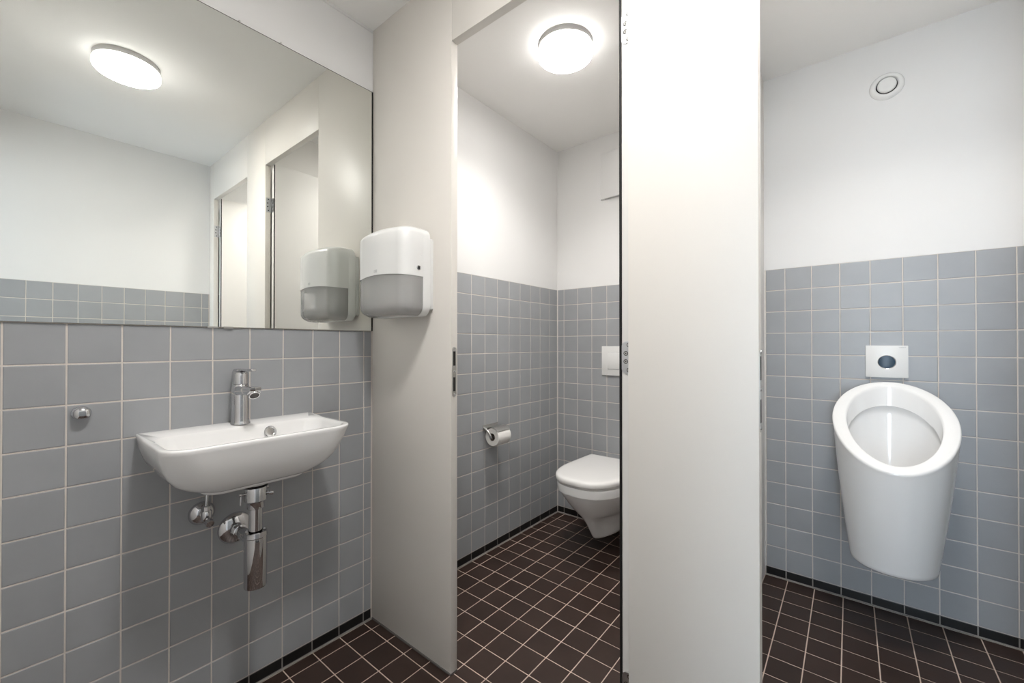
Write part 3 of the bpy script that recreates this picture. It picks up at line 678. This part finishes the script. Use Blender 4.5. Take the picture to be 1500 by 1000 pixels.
# ------------------------------------------------------------------ urinal
UX = 0.121
ur = thing('urinal', 'white ceramic urinal with open oval mouth hung on grey tiles', 'urinal', (UX, YB, 0.27))
AL, GAP, ZBK, UA, UL, UM = 0.60, 0.018, 0.938, 0.1765, 0.492, 0.46
N = 72
def rim_pt(th, s=1.0, dn=0.0, dy=0.0, off=0.0, st=None):
    """egg shaped sloping mouth; s scales about its centre, dn drops straight down"""
    st = s if st is None else st
    c, q = math.cos(th), math.sin(th)
    lb, lf = UL * UM, UL * (1 - UM)
    e = 1.05 if q > 0 else 1.0
    X = UA * math.copysign(abs(c) ** e, c) * s
    t = (lf if q > 0 else lb) * math.copysign(abs(q) ** e, q) * st + lb + off
    return Vector((X, -GAP - t * math.cos(AL) + dy, ZBK - t * math.sin(AL) - dn - 0.27))
def bot_pt(th, s=1.0, z_=0.275):
    c, q = math.cos(th), math.sin(th)
    ym, yf = 2.085 - YB, 1.966 - YB
    if q > 0: return Vector((0.120 * c * s - 0.002, ym - (ym - yf) * q * s, z_ - 0.27))
    return Vector((-0.002 + 0.120 * s * math.copysign(abs(c) ** 0.35, c), ym + (-0.0005 - ym) * min(1, abs(q) * 1.35), z_ - 0.27))
TH = [2 * PI * k / N for k in range(N)]
def body_ring(f):
    out = []
    for th in TH:
        a, b = rim_pt(th), bot_pt(th)
        p = a.lerp(b, f)
        bulge = 0.004 * math.sin(PI * min(1, f)) 
        d = Vector((math.cos(th), -max(0, math.sin(th)), 0)); p += d * bulge
        p.y = min(p.y, -0.0005); out.append(p)
    return out
rings = []
bmid = Vector((0, 2.09 - YB, 0))
for s, dz in ((0.80, 0.0), (0.90, 0.0008), (0.955, 0.004)):
    rings.append([bmid + (bot_pt(th) - bmid) * s + Vector((0, 0, (1 - s) * -(bot_pt(th).z) + dz)) for th in TH])
for r in rings:
    for p in r: p.y = min(p.y, -0.0005)
for f in (0.975, 0.95, 0.9, 0.8, 0.7, 0.6, 0.5, 0.4, 0.3, 0.2, 0.12, 0.06, 0.03): rings.append(body_ring(f))
rings.append([rim_pt(th, 1.0, 0.006) for th in TH])
rings.append([rim_pt(th, 0.992, 0.0015) for th in TH])
rings.append([rim_pt(th, 0.975, 0.0) for th in TH])
for sx, st_, dn in ((0.775, 0.885, 0.0), (0.755, 0.870, 0.002), (0.742, 0.860, 0.010), (0.728, 0.845, 0.070), (0.725, 0.842, 0.076)):
    rings.append([rim_pt(th, sx, dn, st=st_) for th in TH])
rings.append([rim_pt(th, 0.755, 0.081, 0.002, st=0.86) for th in TH])
rings.append([rim_pt(th, 0.75, 0.11, 0.006, st=0.85) for th in TH])
bc = Vector((0, 2.12 - YB, 0.40 - 0.27))
for f in (0.25, 0.5, 0.72, 0.88, 0.96, 0.99):
    out = []
    for th in TH:
        a = rim_pt(th, 0.73, 0.12, 0.008, st=0.83); k = math.cos(f * PI / 2); zf = 1 - math.cos(f * PI / 2) 
        p = Vector((bc.x + (a.x - bc.x) * k, bc.y + (a.y - bc.y) * k, a.z + (bc.z - a.z) * math.sin(f * PI / 2))); out.append(p)
    rings.append(out)
for r in rings:
    for p in r: p.y = min(p.y, -0.0005)
bm = bmesh.new(); loft(bm, rings); part('bowl', bm, M['ceramic'], ur, True, 60)
bm = bmesh.new(); lathe(bm, [(0.03, 0), (0.03, 0.003), (0.024, 0.005), (0.001, 0.004)], (0, bc.y, bc.z + 0.004), (0, 0, 1), 28); part('drain_strainer', bm, M['steel'], ur)

# sensor plate over the urinal
sp = thing('sensor_plate', 'white flush plate with round dark sensor window above the urinal', 'flush plate', (0.1165, YB, 1.0185))
bm = bmesh.new(); box(bm, -0.0655, 0.0655, -0.012, 0.0, -0.0655, 0.0655, 0.0018); part('plate', bm, M['white'], sp)
bm = bmesh.new(); lathe(bm, [(0.0285, -0.001), (0.0285, 0.0006), (0.0272, 0.0012), (0.026, 0.0004)], (0.001, -0.012, -0.002), (0, -1, 0), 48); part('ring', bm, M['chrome'], sp)
bm = bmesh.new(); lathe(bm, [(0.0262, -0.001), (0.0262, 0.0004), (0.018, 0.0012), (0.008, 0.0015), (0.001, 0.0016)], (0.001, -0.012, -0.002), (0, -1, 0), 48); part('sensor_window', bm, M['sensor'], sp)
cu = bpy.data.curves.new('lettering', 'FONT'); cu.body = 'GEBERIT'; cu.size = 0.0058; cu.extrude = 0.0001; cu.align_x = 'RIGHT'
cu.materials.append(M['print'])
tmp = bpy.data.objects.new('lettering_source', cu); C.objects.link(tmp)
bpy.context.view_layer.update()
lme = bpy.data.meshes.new_from_object(tmp.evaluated_get(bpy.context.evaluated_depsgraph_get()))
bpy.data.objects.remove(tmp); bpy.data.curves.remove(cu)
lt = bpy.data.objects.new('lettering', lme); C.objects.link(lt); lt.parent = sp
lt.location = (0.059, -0.01215, 0.0555); lt.rotation_euler = (PI / 2, 0, 0)

# air valve on the wall over the urinal
av = thing('air_vent', 'round white air vent high on the wall above the urinal', 'vent', (0.122, YB, 2.150))
bm = bmesh.new(); n = 56; rings = []
for r, y in ((0.0545, 0.0), (0.0545, -0.002), (0.052, -0.007), (0.046, -0.013), (0.039, -0.0155), (0.035, -0.0135), (0.0335, -0.004)):
    rings.append([(r * math.cos(2 * PI * k / n), y, r * math.sin(2 * PI * k / n)) for k in range(n)])
loft(bm, rings, True, True); part('ring', bm, M['white'], av, True, 60)
bm = bmesh.new(); lathe(bm, [(0.0335, 0.002), (0.0335, 0.0042), (0.001, 0.0042)], (0, 0, 0), (0, -1, 0), 40); part('throat', bm, M['dark'], av)
bm = bmesh.new(); lathe(bm, [(0.006, 0.0), (0.008, 0.008), (0.0295, 0.009), (0.0305, 0.0115), (0.0295, 0.016), (0.025, 0.0185), (0.012, 0.0165), (0.001, 0.016)], (0, 0, 0), (0, -1, 0), 48); part('disc', bm, M['white'], av, True, 50)
